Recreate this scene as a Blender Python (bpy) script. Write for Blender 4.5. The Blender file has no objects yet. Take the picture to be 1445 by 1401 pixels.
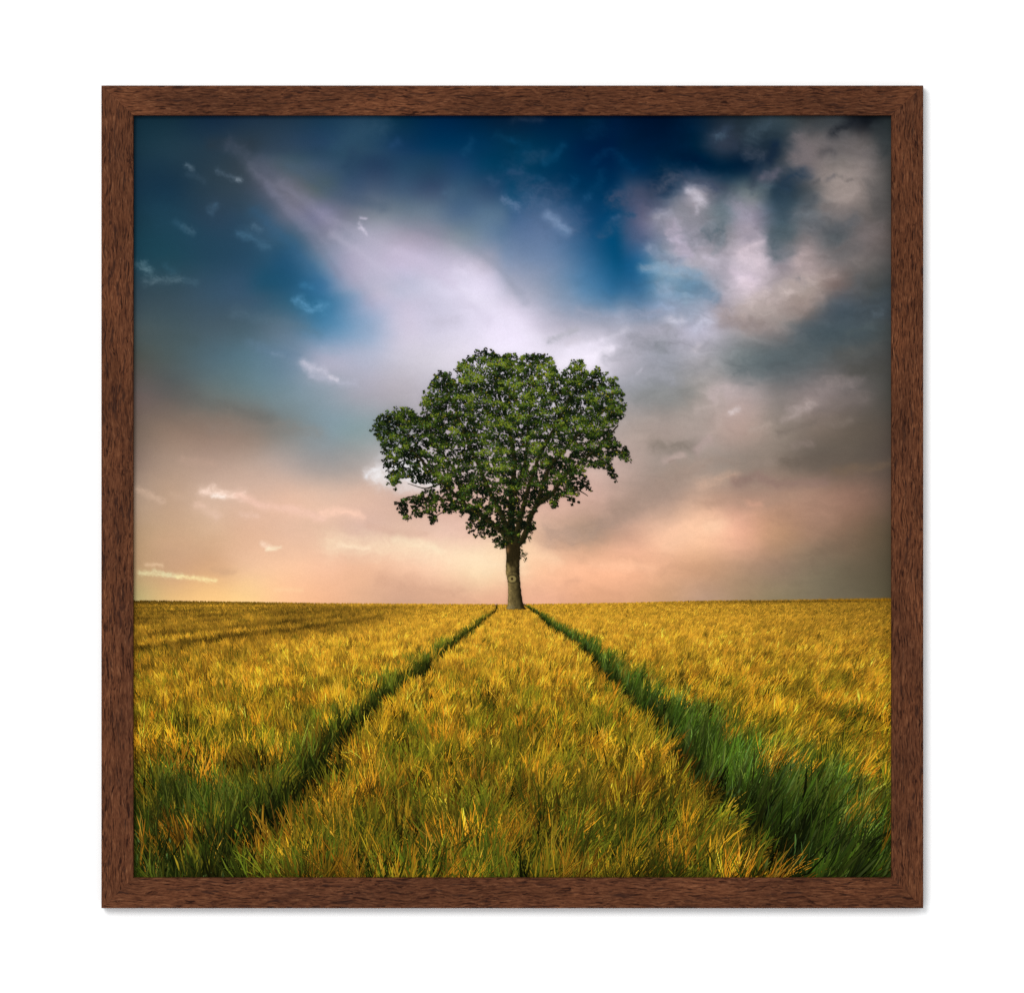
# A framed landscape print hanging on a white wall, seen square on.
# The print is a flat sheet of paper: its picture is printed colour, built as a fine colour mesh
# with leaf shapes and wheat blades laid on as flat ink shapes.
import bpy, math
import numpy as np

S = 0.0005                      # metres per photo pixel (a 58 cm frame)
CX, CY = 722.5, 700.5
FRAME_D = 0.0135                 # how far the frame stands off the wall
LIP = 0.0055                    # how deep the print lies behind the frame's face
SHEET = FRAME_D - LIP - 0.0016  # print surface, measured from the wall
E_LIGHT = 1.40                  # light falling on the print, relative to full white
rng = np.random.default_rng(7)

scene = bpy.context.scene
col = scene.collection

def X(px): return (np.asarray(px, float) - CX) * S
def Z(py): return (CY - np.asarray(py, float)) * S

def hexrgb(h): return np.array([int(h[i:i+2], 16) for i in (0, 2, 4)], float)
def lin(c):
    c = np.clip(np.asarray(c, float) / 255.0, 0, 1)
    return np.where(c <= 0.04045, c / 12.92, ((c + 0.055) / 1.055) ** 2.4)

def sstep(a, b, x):
    t = np.clip((x - a) / (b - a), 0, 1)
    return t * t * (3 - 2 * t)

# ---------------------------------------------------------------- noise
def _hash(ix, iy, seed):
    h = (ix.astype(np.int64) * 374761393 + iy.astype(np.int64) * 668265263 + seed * 1442695041) & 0xffffffff
    h = ((h ^ (h >> 13)) * 1274126177) & 0xffffffff
    h = ((h ^ (h >> 16)) * 2246822519) & 0xffffffff
    return (h ^ (h >> 15)) & 0xffffffff

def perlin(x, y, seed=0):
    x = np.asarray(x, float); y = np.asarray(y, float)
    ix = np.floor(x); iy = np.floor(y); fx = x - ix; fy = y - iy
    u = fx * fx * fx * (fx * (fx * 6 - 15) + 10); v = fy * fy * fy * (fy * (fy * 6 - 15) + 10)
    def g(dx, dy):
        a = _hash(ix + dx, iy + dy, seed) * (2 * math.pi / 4294967296.0)
        return np.cos(a) * (fx - dx) + np.sin(a) * (fy - dy)
    a = g(0, 0); b = g(1, 0); c = g(0, 1); d = g(1, 1)
    return ((a + (b - a) * u) * (1 - v) + (c + (d - c) * u) * v) * 1.5

def fbm(x, y, seed=0, octaves=4, gain=0.5):
    s = 0; a = 1.0; tot = 0
    for i in range(octaves):
        s = s + a * perlin(x * 2 ** i + 17.3 * i, y * 2 ** i - 9.1 * i, seed + 31 * i); tot += a; a *= gain
    return s / tot

# ---------------------------------------------------------------- colours of the printed sky
SKY = [
"15303f 16303f 152c42 1e3347 21374a 1b3a52 22425a 0a3048 00274a 002240 06203a 001d3b 00203a 00193a 001633 001a36 10293c 2a3f4a 34393f 1d242c 2c3436",
"1a3645 203a49 263a49 303e4a 34465a 2b4560 2b485f 17395a 063658 043457 033350 00304f 001f42 001c3e 001c38 001a3a 00203e 2a3441 635d5f 575453 454848",
"143850 15374f 2f4555 44515f 66687a 4d5c68 3a4a5e 304a66 2b4766 1f4565 0a4061 0a385a 003054 002c50 002848 16304a 002440 37434f 6e6b6b 857b76 4f4c4a",
"174154 1d465c 2d4a63 355570 5a6982 8c86a0 9a95aa 8e8a9c 65778a 58738a 456488 4f6a8e 15456d 04466e 4a5c76 858894 858694 485863 5f6468 6c6567 5c5654",
"1c4c5e 1f4f62 27506a 295574 2a5d80 7e84a2 b2aec4 c2bad2 cac0d6 cbc3d6 7a8ba8 6780a2 2f6088 044c74 506f8e a8a2b2 b8aab4 8c8488 857c7c 757070 605b5a",
"3c5561 3e5866 3f6078 3d6484 225f80 376f96 aaaac4 beb9d0 c6c2d6 dad3e6 b4b3c6 8a98b0 547fa4 2c648c 58809e 6a86a0 c2b2bc a49a9c a2938e 6a615e 444a4c",
"4b595c 46585f 485c68 4b6270 5a7488 4b80a4 88a2c0 c9c4d8 d0cbdf e0d9ec eae0f4 bdb9ca a8a9ba a2a6b8 a8a8b8 b4b3c6 a69ca0 958886 556064 48545a 464c4c",
"525550 4f5c5e 526872 5a7684 6c8498 a5a8bc b0b4c8 c8c4d2 d6d0dc e6deec f0e8f8 eae2f0 f2eaf8 b8b4c0 989aa4 a5a2a8 7c8284 596266 5a5f61 555655 4b4b49",
"6c5f5b 5e5c5a 68706f 6b7c80 758a94 8c9aa6 a6a5b0 b2acb4 c0bac4 ccc4ce d8d0da dcd4de c8c2cc 9c9ca2 8c8c8c 9f9792 b0a19f 837c7a 877b79 6c6461 4f4d48",
"7c6b5f 8a7567 89766a 87796f 7f8280 84969e 8a9ca0 9ea0a4 c0b4ba c8bcc4 ccc0c8 c8bec4 c0b4b4 ae9f98 a89890 aa9a92 b49c92 94867c 7c6e64 675c52 574e46",
"947e70 ab917f b09585 b79e8f b0a098 9d9896 aaa29e c8c0c0 d8c8c8 d0c0c0 d0bcb8 d0b6ae cdb2a8 bca49a 9f9086 a4958b 94857a 8a7a6e 6c6056 665a50 5c5048",
"b59a84 bf9f86 d0b09a d8b49e e2baa2 e0bca6 dcb8a4 d4b2a2 dab4a4 dcb8a8 dcb4a4 d8b0a0 d0aa9a b6998a ae9384 c6a28c b08e7c b08c78 a88572 8c6c5c 705a4c",
"bd9d7c c8a484 d6b090 dfb496 e5bba0 e4bca2 dcb6a4 e2bca6 e8c2ae ecc4ae f4d0b0 dcb298 b8967e d0a48c f2c0a0 fdc8a4 ecb294 c09474 a07e68 806652 605240",
"c2a078 cca27e d8aa82 eec09a f8c6a0 f6c2a0 eebb9a f4c4a4 fbcfae fddcb4 fcd0a8 fac29c fcbe98 fabb96 e6af8c d0a07e b89276 9c806a 85755f 6c5f4c 5a503e",
"c6b47c e8bd80 fcca88 fdd090 fdc494 f2b890 e2b08e d4a68a daaa8c e4b090 e8b090 ebb090 e0a682 dca480 cc9e7a bf9a80 a4896c 8f7f62 7c705a 6c624e 5c5440",
]
SKY = np.array([[hexrgb(h) for h in r.split()] for r in SKY])      # 15 x 21 x 3

def catmull(grid, u, v):
    ny, nx = grid.shape[:2]
    u = np.clip(u, 0, nx - 1.001); v = np.clip(v, 0, ny - 1.001)
    iu = np.floor(u).astype(int); iv = np.floor(v).astype(int); fu = (u - iu)[..., None]; fv = (v - iv)[..., None]
    def w(t): return (-.5*t+t*t-.5*t**3, 1-2.5*t*t+1.5*t**3, .5*t+2*t*t-1.5*t**3, -.5*t*t+.5*t**3)
    wu = w(fu); wv = w(fv); out = 0
    for j in range(4):
        row = 0
        jj = np.clip(iv + j - 1, 0, ny - 1)
        for i in range(4):
            row = row + wu[i] * grid[jj, np.clip(iu + i - 1, 0, nx - 1)]
        out = out + wv[j] * row
    return out

# finer colour patches: (xs, ys, rows)
PATCHES = [
 (330, 40, [200,233,266,300,333,366,400,433], 55, 25, """
2c3a44 2f4254 2a4154 213f54 28465a 2a4a60 1a3a5a 0a3558 063355 033050 033350
4b5a65 586070 4d5f6c 40566c 2f4a62 263e5a 254460 20405c 1a3f62 063a5a 033453
42556a 62677a 72727f 56656c 42566f 44566e 3f5670 384c68 365470 2a4868 14466a
39586a 44607a 7a7c92 7e7e9a 6f7486 7a828f 6a7888 66778a 4f6884 55708a 4a6684
335874 3b6280 476a86 80849a 9798ac a8a5b8 9f9aac 9290a2 808c9a 6a809a 4f6e90
2b5775 2b5c7d 2b6086 6c86a2 a5a3bb b8b2c8 c4bad2 bfb8ce bcb6ca a5a5b8 6f88a8
2e6079 215d7e 245f84 3f76a0 98a0ba b8b5ca babad0 cdc9de d9d3e8 d4cde2 9aa0b4
48606e 4a6478 3a6c8c 39749c 5c8aac bcb8cc c4c4d8 cdc9de e2dbf0 e0dbee d0cbe0"""),
 (860, 40, [170,203,236,270,303,336,370,403,436,470], 25, 0, """
022040 001632 00142e 04203a 1e2c3a 26343e 38474f 3a3f42 40464a 15191f 2c3436
00203e 001b38 001a36 002038 2e3848 1c2a38 24323e 6a6465 5f5c5c 5f5a58 3c4244
022a4c 00284a 002440 00223e 002038 0c243a 36414c 6c6668 857c78 7e7572 4c4b4a
02385e 3c4862 14304c 948f9a 4a5664 6a7478 233848 474e54 978a85 857a76 4e4d4c
063f66 565c78 8a8a98 8a8690 6f7d86 918c9c 445663 646a70 7a7474 6b6462 565250
04466e 4c5f80 7c8296 a29cac 8a8890 a49aa6 58646c 7c7678 545a5e 6e6666 5f5754
0c4e76 26608a 8ea0b2 b0acb8 b0a8b4 d2c4ce 948c94 aa9a9a 7c7474 716a68 565453
36698f 35688f 7a98b0 6b8ba4 a8a4b0 cfc0ca a89c9e a99a94 7c6c68 545250 444a4c
9aa6bc 7088a4 8e9cb4 9aa4b8 a49eaa b6a8a6 a69894 857872 4a545c 464e54 434a4e
d0cbd8 a8a5b2 b0aeba a5a4b2 a0959a 928788 7a7f7e 50585e 4c565c 4b5254 494c4c"""),
]
# strokes of cloud: (polyline, half width, colour, strength, roughness)
STROKES = [
 # upper left
 ([(300,200),(330,202),(352,206)],11,'2a3641',.55,.4), ([(262,233),(271,239)],3,'96a6b4',.8,.3),
 ([(305,241),(322,248),(338,253)],4.2,'74879a',.65,.6), ([(334,251.5),(338,253)],2.8,'d5dde4',.7,.3),
 ([(265,246),(278,249),(288,254)],5,'4c6274',.5,.5), ([(258,320),(271,327)],4.5,'84a0b2',.75,.4), ([(246,314),(256,320)],6,'3a5e74',.5,.5),
 ([(357,319),(366,323)],4,'7392a8',.6,.4), ([(338,328),(355,332),(372,346)],8,'456b85',.6,.6), ([(300,290),(297,298)],7,'46637a',.5,.6),
 ([(190,372),(205,377),(213,385)],5,'82a0aa',.7,.6), ([(203,371),(206,380)],5,'8aa6b0',.6,.5), ([(206,397),(228,394),(252,394)],5,'8aa0aa',.65,.6),
 ([(260,394),(275,398)],4,'5f8294',.5,.5), ([(234,374),(244,384)],5,'3f6a80',.55,.5), ([(420,424),(436,436),(446,432),(456,431)],9,'5b92b6',.75,.6), ([(425,402),(440,406)],6,'3f7ba2',.5,.6),
 ([(428,512),(434,518),(448,522),(458,525)],7,'c6c4d4',.8,.5), ([(440,530),(470,537),(500,540)],6,'b8b8ca',.6,.6), ([(465,532),(475,536)],3.5,'d4d0dc',.8,.4),
 ([(456,492),(474,496)],6,'94a6bc',.6,.6), ([(385,498),(398,503)],4,'8094a6',.5,.6), ([(350,482),(380,496),(420,502)],8,'66809a',.35,.5),
 ([(190,480),(230,470),(270,478)],14,'45555a',.3,.4), ([(330,440),(400,455),(450,470)],9,'5b7484',.3,.5),
 ([(188,545),(230,550),(300,570),(380,590)],12,'5f5f5c',.3,.4), ([(300,605),(390,600),(450,610)],10,'8c8078',.3,.5),
 # great diagonal cloud
 ([(225,300),(260,330),(300,345)],26,'204458',.35,.3),
 ([(352,236),(400,282),(450,335),(490,380),(525,430)],8,'9c98ae',.20,.3), ([(395,258),(460,305),(540,345),(640,405),(690,450)],10,'bdb6ca',.22,.3), ([(470,330),(540,380),(600,430)],8,'c6c0d4',.28,.3),
 ([(375,262),(430,325),(480,390)],6.2,'7c7f96',.30,.3), ([(410,232),(470,272),(540,292)],10,'475a70',.40,.3), ([(360,300),(420,352),(455,400)],11,'2d6088',.25,.3), ([(325,205),(390,250),(440,290)],13,'62667a',.28,.3),
 ([(560,310),(640,335),(700,372),(740,425)],8,'7c8698',.25,.3), ([(640,400),(700,440),(760,480)],10,'ece6f6',.3,.3),
 ([(560,355),(600,370),(640,400)],10,'c9bfd6',.5,.4), ([(660,385),(690,430),(720,470)],22,'e6def2',.45,.4), ([(640,450),(615,455)],14,'c4bfd0',.5,.4),
 ([(506,315),(512,324)],2.2,'e0d8ea',.48,.5), ([(505,321),(511,325),(516,330)],2.0,'dcd4e6',.48,.5), ([(508,307),(516,307)],1.8,'cac2d6',.7,.2),
 ([(480,205),(500,190),(534,178)],20,'2c4b62',.7,.4), ([(500,215),(490,235)],10,'27405a',.5,.4), ([(555,205),(562,200)],6,'24466a',.6,.5),
 ([(655,217),(660,210),(667,198)],6,'1a4c6e',.6,.5), ([(632,270),(636,276)],9,'4a6680',.5,.5), ([(690,250),(700,258)],8,'40597a',.6,.5),
 ([(712,279),(720,284),(728,292)],5.5,'8a96b6',.7,.5), ([(700,190),(715,197),(728,200)],7,'0f4462',.5,.6), ([(705,236),(718,240)],5,'0d4668',.5,.6),
 # top centre
 ([(728,166),(745,165),(760,168)],8,'404a5c',.75,.5), ([(725,198),(745,208),(735,215)],10,'07446a',.6,.6), ([(746,223),(756,219),(767,218)],10,'2f4c6a',.75,.5),
 ([(770,228),(782,221),(794,207)],6.5,'0f4c70',.7,.5), ([(757,250),(764,252)],6,'0f4b70',.6,.6), ([(728,243),(750,262),(788,272)],17,'374e70',.6,.5),
 ([(750,285),(785,308),(806,322)],21,'4c6486',.7,.5), ([(774,303),(788,318),(800,326)],8,'90a6c6',.9,.35), ([(800,296),(822,302),(826,312)],10,'405a80',.65,.6),
 ([(840,226),(862,212),(884,228),(893,238)],7,'063b60',.6,.6), ([(812,252),(808,262)],5,'0f4c72',.5,.6), ([(848,245),(842,262),(828,278)],8,'0f486c',.5,.6), ([(826,279),(832,277)],4,'38608a',.5,.5),
 ([(835,185),(845,180)],14,'042a4a',.6,.5),
 # cloud bank right of centre
 ([(865,283),(885,276),(915,285),(935,300)],15,'464f6a',.75,.6), ([(885,302),(900,308)],6,'5a6480',.6,.5), ([(880,302),(893,304)],4,'023e64',.7,.4),
 ([(850,330),(872,312),(890,328),(910,338)],10,'445878',.7,.6), ([(866,308),(873,306)],3,'70789a',.5,.4),
 ([(925,270),(945,250),(985,255),(1005,262)],18,'39455c',.7,.6), ([(935,262),(950,250)],8,'464f62',.6,.5),
 ([(960,300),(975,340),(990,320)],30,'82848e',.65,.5), ([(976,268),(985,278),(992,284)],9,'c6c0cc',.9,.4), ([(984,290),(984,300)],3,'b8b2be',.6,.3), ([(930,306),(942,302)],10,'a09fae',.85,.4),
 ([(950,322),(958,340),(968,360)],13,'b4aabc',.9,.5), ([(915,350),(935,362),(960,370)],9,'8492aa',.8,.5), ([(906,378),(940,377),(985,386)],7,'86a0b8',.85,.5), ([(940,394),(985,400)],5,'6e90ac',.6,.6),
 ([(930,408),(945,406)],10,'8a9cb4',.6,.6), ([(966,415),(970,428)],4,'8fa4b8',.6,.5), ([(985,405),(1010,420)],10,'64829c',.6,.5),
 ([(1000,330),(1020,322),(1015,338)],11,'55646e',.75,.5), ([(1022,292),(1028,300)],10,'66747e',.5,.5), ([(1012,345),(1008,358),(1022,332)],4,'8c909a',.6,.5),
 ([(1042,292),(1052,312),(1062,330)],15,'928d9c',.75,.4), ([(1052,322),(1074,335)],11,'a89eaa',.75,.4), ([(1062,268),(1085,262),(1076,275)],8,'5c6872',.6,.5),
 ([(994,362),(1003,366),(1014,372)],6,'c0b8c6',.8,.4), ([(1010,385),(1040,370)],18,'a49eaa',.55,.4),
 ([(1044,358),(1056,350),(1074,342)],7,'d8c8d2',.85,.4), ([(1050,365),(1065,358),(1072,372)],15,'d4c4ce',.9,.4), ([(1036,386),(1060,392)],12,'d0c0ce',.75,.4), ([(1050,400),(1060,402)],9,'dccad4',.85,.4),
 ([(1094,360),(1090,330),(1110,330)],13,'4a5962',.6,.5), ([(1100,365),(1118,355)],8,'6a7076',.5,.5),
 ([(1128,372),(1140,358),(1146,385)],11,'b4a2a2',.8,.4), ([(1128,395),(1134,398)],5,'6a6872',.7,.4), ([(1150,365),(1200,345),(1240,320)],12,'7c7271',.5,.5),
 ([(1120,305),(1136,295),(1150,310)],9,'6c7076',.7,.5), ([(1140,318),(1175,325),(1205,312)],13,'565a60',.55,.5), ([(1185,355),(1210,345)],11,'625f60',.5,.5),
 # upper right
 ([(1006,194),(1018,190),(1030,180)],11,'303f52',.8,.5), ([(1012,192),(1022,192)],5,'465a6c',.7,.4), ([(1030,200),(1038,205)],9,'2c384a',.6,.5),
 ([(1062,190),(1085,172)],17,'3c4c58',.75,.4), ([(1056,216),(1076,220)],11,'3e4654',.75,.5), ([(1094,205),(1088,225)],8,'12243a',.75,.4), ([(1078,250),(1096,244)],10,'62606e',.85,.4), ([(1068,240),(1062,258)],10,'303a4a',.6,.4),
 ([(1108,262),(1120,245),(1135,243)],12,'22364a',.75,.4), ([(1110,300),(1105,275)],14,'384a58',.5,.4), ([(1150,280),(1138,290)],8,'474e56',.6,.5),
 ([(1124,220),(1140,225),(1130,195)],15,'7c7274',.7,.4), ([(1160,200),(1195,205),(1225,215)],22,'6e6768',.6,.4), ([(1158,217),(1170,213),(1178,216)],6,'504d50',.65,.4),
 ([(1165,243),(1190,250),(1215,240)],17,'8e827e',.65,.4), ([(1178,270),(1200,265)],19,'9c8f8a',.8,.4), ([(1168,254),(1174,250),(1178,247)],2.6,'55545a',.45,.6), ([(1180,248),(1190,249)],2,'6a6563',.4,.5), ([(1150,257),(1156,254)],3,'56565a',.6,.3), ([(1196,254),(1202,252)],2.5,'726a68',.5,.3),
 ([(1176,188),(1190,180),(1205,168)],9,'191d24',.7,.5), ([(1150,178),(1172,170)],10,'3c4146',.6,.5), ([(1240,180),(1250,215)],12,'33393c',.6,.4), ([(1232,260),(1245,300)],14,'545252',.5,.4),
 ([(1160,290),(1180,298)],8,'78706f',.5,.5),
 # below the blue gap
 ([(774,482),(790,474),(815,464)],5,'b2b1bb',.7,.5), ([(800,486),(815,478)],5,'d2cad6',.5,.5), ([(828,508),(840,503),(862,493)],9,'f8f0fe',.85,.4), ([(800,495),(830,490),(850,480)],8,'f2eafa',.6,.5), ([(858,478),(885,465)],6,'d8d4e2',.55,.5),
 ([(855,505),(880,498),(900,500)],10,'aaa8b2',.6,.5), ([(900,480),(930,492),(945,475)],22,'93949e',.6,.5), ([(926,485),(934,492)],12,'84888f',.6,.4), ([(946,448),(953,457),(962,450)],7,'c4c4d4',.85,.5), ([(982,462),(992,456),(1003,452)],9,'c2c2d4',.85,.5), ([(980,495),(986,488)],6,'c2bcc4',.7,.5),
 ([(895,530),(930,525),(950,540)],12,'a4a4ae',.55,.5), ([(900,525),(905,522)],3,'bab6c2',.6,.4), ([(900,560),(940,565),(975,550)],14,'868786',.5,.5), ([(960,530),(1000,515)],8,'8d8d90',.5,.5),
 ([(820,440),(870,448),(930,440)],8,'9fa2b6',.5,.5),
 # slanting bank on the right
 ([(1046,440),(1066,428),(1095,412),(1150,396)],12,'b8a8a4',.6,.5), ([(1057,428),(1074,418),(1082,411)],4.5,'ccbcbc',.6,.6), ([(1102,414),(1116,410)],6,'c4b4b0',.6,.6), ([(1120,400),(1150,392),(1180,386)],8,'a89894',.6,.5),
 ([(1020,445),(1060,460),(1110,445),(1155,420)],14,'9c8c88',.6,.4), ([(1130,470),(1170,440),(1215,400)],18,'56606a',.35,.4), ([(1150,480),(1200,450),(1250,430)],24,'46525a',.5,.4),
 ([(1050,520),(1100,505),(1140,495)],24,'596468',.6,.4), ([(1200,470),(1230,460)],7,'525c5e',.5,.5), ([(1235,443),(1245,441)],5,'5a666e',.5,.4),
 ([(1005,556),(1022,548),(1032,552)],12,'c4b2b2',.7,.5), ([(990,575),(1020,568)],12,'b8a8a4',.5,.5), ([(1032,582),(1037,579),(1043,577)],4,'d2c2c0',.85,.3), ([(1012,590),(1016,596)],7,'c2aea6',.6,.5),
 ([(1120,582),(1138,574),(1148,566)],10,'b2a29e',.75,.5), ([(1060,606),(1078,603),(1086,598)],5,'ae9c92',.7,.5), ([(1105,592),(1125,586)],6,'a89892',.6,.5), ([(1160,552),(1185,535),(1205,540)],14,'8c807e',.7,.5), ([(1100,610),(1130,604),(1160,590)],7,'746860',.55,.5),
 ([(1160,575),(1200,565),(1222,560)],10,'7a6f6b',.5,.5), ([(1190,500),(1240,490)],9,'5d5d5a',.5,.5), ([(1200,525),(1250,520)],14,'4a4944',.5,.4), ([(1168,600),(1200,595)],6,'80736a',.5,.5),
 # lower left glows
 ([(286,693),(300,695),(325,697),(342,699)],8,'fadbc9',.85,.6), ([(300,700),(314,701)],4,'ffeee2',.8,.3), ([(335,698),(365,712),(410,718),(458,732)],7,'f4c8b4',.7,.4), ([(280,712),(292,718),(305,728)],8,'e4c0aa',.7,.5), ([(340,725),(362,728)],5,'ecc6b2',.5,.5),
 ([(190,691),(205,697),(230,708)],5,'d2b29a',.7,.4), ([(240,698),(270,708)],5,'c8a890',.6,.4), ([(260,650),(300,655)],8,'bd9e8c',.5,.5),
 ([(370,768),(377,772)],4,'fad8be',.8,.4), ([(377,774.5),(386,774),(395,773.5)],2.6,'fdeac8',.75,.5), ([(205,797),(228,798)],2.8,'e4c09a',.8,.3),
 ([(196,809),(225,810),(255,813)],4,'ece0ac',.75,.45), ([(250,813),(280,817),(304,818.5)],3.4,'fdeaac',.8,.45), ([(215,805),(240,810)],2.5,'e4d8a8',.8,.3), ([(300,804),(330,808)],6,'cca280',.5,.5),
 ([(388,832),(425,832)],3.5,'fdd0a0',.6,.4), ([(230,765),(300,770)],14,'cfa684',.45,.5),
 # white cloud beside the crown
 ([(518,668),(535,662),(552,655),(575,650)],8,'e6e2e4',.9,.5), ([(535,674),(560,672),(590,678),(612,684)],13,'f0ecec',.95,.45), ([(560,655),(585,660)],14,'f4f2f4',.9,.4), ([(540,682),(570,690),(600,690)],8,'e2d6d2',.7,.5), ([(532,648),(538,643)],4,'c8c4c6',.6,.4),
 # warm horizon band
 ([(470,768),(560,772),(640,785),(728,800)],20,'fee4c0',.6,.35), ([(560,760),(620,775)],8,'feecc8',.5,.4), ([(478,770),(500,772),(520,774)],4,'ffe4c4',.6,.4), ([(455,722),(490,722),(510,730)],7,'fed0b8',.7,.4), ([(480,718),(505,724)],4,'f8ccb4',.6,.4),
 ([(520,742),(560,752),(600,752)],7,'d6ae9a',.5,.4), ([(540,820),(600,830),(650,835)],16,'d4a488',.5,.4),
 ([(758,756),(800,775),(850,790),(900,795)],12,'e4b08e',.35,.4), ([(775,757),(830,755),(880,725),(930,690),(985,655)],20,'a48c7e',.55,.35), ([(870,720),(890,715)],12,'a08676',.4,.3),
 ([(1015,738),(985,745),(945,768)],15,'fccba8',.4,.35), ([(1000,745),(1012,742)],10,'ffd8b4',.3,.3), ([(835,795),(880,800),(920,800)],9,'fec49e',.6,.4), ([(860,822),(900,815)],9,'f2b48e',.5,.4), ([(800,822),(815,818)],6,'e0a888',.5,.4), ([(745,780),(780,790)],14,'fed6b0',.5,.3),
 ([(925,628),(950,632),(980,630)],11,'81766c',.65,.4), ([(938,650),(950,648),(962,642)],7,'c2aaa2',.7,.4), ([(945,652),(951,651)],3,'9a857a',.6,.3), ([(985,634),(1000,622)],9,'bca4a0',.6,.5), ([(1000,650),(1040,652)],8,'9a867a',.5,.5),
 ([(990,685),(1020,676),(1040,672)],9,'cba892',.65,.4), ([(1040,680),(1070,672),(1090,680)],9,'8c7068',.6,.4), ([(1100,684),(1140,682),(1165,680)],8,'8f736a',.6,.4), ([(1000,710),(1040,706),(1056,712)],9,'b8937e',.55,.4), ([(1078,712),(1100,706),(1120,700)],7,'ab8a76',.6,.4), ([(1058,710),(1072,712)],6,'d2a088',.6,.4),
 ([(1060,655),(1090,652),(1098,650)],6,'96857a',.6,.5), ([(1110,655),(1150,648),(1200,640)],12,'675b51',.6,.4), ([(1180,665),(1220,660),(1256,655)],9,'75614f',.6,.4), ([(1120,628),(1145,625)],7,'8c7c74',.6,.5),
 ([(1100,735),(1160,715),(1220,690)],20,'9c7866',.3,.4), ([(1150,790),(1200,760)],20,'766252',.4,.4),
]

def seg_dist(x, y, pts):
    best = np.full(x.shape, 1e9)
    for (ax, ay), (bx, by) in zip(pts[:-1], pts[1:]):
        dx, dy = bx - ax, by - ay
        t = np.clip(((x - ax) * dx + (y - ay) * dy) / (dx * dx + dy * dy + 1e-9), 0, 1)
        best = np.minimum(best, np.hypot(x - ax - t * dx, y - ay - t * dy))
    return best

def sky_colour(px, py):
    wx = fbm(px / 70, py / 50, 3, 4) * 9; wy = fbm(px / 70, py / 50, 8, 4) * 7
    c = catmull(SKY, (px + wx - 190) / 53.4, (py + wy - 163) / 49.0)
    for x0, dx, ys, fl, fr, txt in PATCHES:
        gr = np.array([[hexrgb(h) for h in r.split()] for r in txt.strip().split('\n')])
        x1 = x0 + dx * (gr.shape[1] - 1)
        sel = (px > x0 - 8) & (px < x1 + 8) & (py > ys[0] - 12) & (py < ys[-1] + 2)
        qx, qy = px[sel], py[sel]; ax, ay = wx[sel] * .7, wy[sel] * .7
        v = np.interp(qy + ay, ys, np.arange(len(ys)))
        pc = catmull(gr, (qx + ax - x0) / dx, v)
        top0 = -60 if ys[0] < 180 else 0
        k = sstep(x0, x0 + fl, qx) * sstep(ys[0] + top0, ys[0] + top0 + 25, qy) * sstep(ys[-1], ys[-1] - 25, qy)
        if fr: k = k * sstep(x1, x1 - fr, qx)
        c[sel] += (pc - c[sel]) * k[:, None]
    k = .24 * sstep(520, 330, px) * sstep(190, 260, py) * sstep(480, 400, py)      # slate veil over the blue on the left
    c = c + (np.array([52., 70, 84]) - c) * k[:, None]; c = c * (1 - .5 * k)[:, None]
    wx2 = fbm(px / 26, py / 20, 21, 4, .55); wy2 = fbm(px / 26, py / 20, 29, 4, .55)
    n1 = fbm(px / 13 + wx2, py / 9 + wy2, 41, 4, .55)
    n2 = fbm(px / 9 + wx2 * 1.5, py / 6.5 + wy2 * 1.5, 47, 4, .6)
    n3 = fbm(px / 4.2 + wx2, py / 3.2 + wy2, 49, 3, .6)
    for pts, wd, h, a, rough in STROKES:
        m = 2.2 * wd + 6
        x0 = min(p[0] for p in pts) - m; x1 = max(p[0] for p in pts) + m
        y0 = min(p[1] for p in pts) - m; y1 = max(p[1] for p in pts) + m
        sel = (px > x0) & (px < x1) & (py > y0) & (py < y1)
        if not sel.any(): continue
        amp = min(max(0.55 * wd, 2.4), 7) * (0.45 + rough)
        d = seg_dist(px[sel] + wx2[sel] * amp * 1.6, py[sel] + wy2[sel] * amp * 1.6, pts) / wd
        d = d + rough * 0.9 * n1[sel]
        if wd < 6: d = d * (.82 if pts[0][1] < 440 else 1) + .8 * n3[sel]
        k = np.exp(-1.35 * np.maximum(d, 0) ** 2) * (a * .45 if wd < 6 and pts[0][1] < 440 and pts[0][0] < 480 else a * .62 if pts[0][1] < 345 and 640 < pts[0][0] < 905 and wd < 14 else min(1, a * 1.05)) * (1 - .75 * rough + .75 * rough * sstep(-.35, .35, n2[sel]))
        c[sel] += (hexrgb(h) - c[sel]) * k[:, None]
    det = fbm(px / 34 + wx2 * .8, py / 15 + wy2 * .8, 55, 5, .58)
    lum = c.mean(axis=-1)
    c = c * (1 + det * (0.018 + 0.035 * sstep(60, 130, lum) * sstep(250, 190, lum) * sstep(820, 1000, px + .35 * py) + .075 * sstep(850, 960, px) * sstep(640, 430, py)))[..., None]
    return c

# ---------------------------------------------------------------- colours of the printed field
LPATH = np.array([(700,862),(679,883),(664,898),(645,913),(626,932),(608,950),(593,963),(559,987),(540,1010),(505,1037),(480,1075),(466,1110),(424,1152),(382,1187),(358,1217),(346,1240)], float)
RPATH = np.array([(739,855),(756,868),(775,889),(797,905),(816,920),(833,941),(849,966),(870,985),(890,1008),(914,1030),(937,1062),(963,1100),(1000,1150),(1036,1188),(1060,1210),(1088,1240)], float)
def lx(y): return np.interp(y, LPATH[:, 1], LPATH[:, 0])
def rx(y): return np.interp(y, RPATH[:, 1], RPATH[:, 0])
def horizon(x): return np.interp(x, [180, 330, 460, 720, 880, 1000, 1130, 1265], [848, 850.5, 852.5, 854, 852, 848.5, 846, 843.5])
# rows of the crop running off to the left: height at the picture's left edge, darkness
ROWS = [(860,.45), (865.5,.5), (871,.4), (877,.55), (885,.4), (894,.3), (905,.6), (929,.8), (950,.3), (968,.18)]

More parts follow.
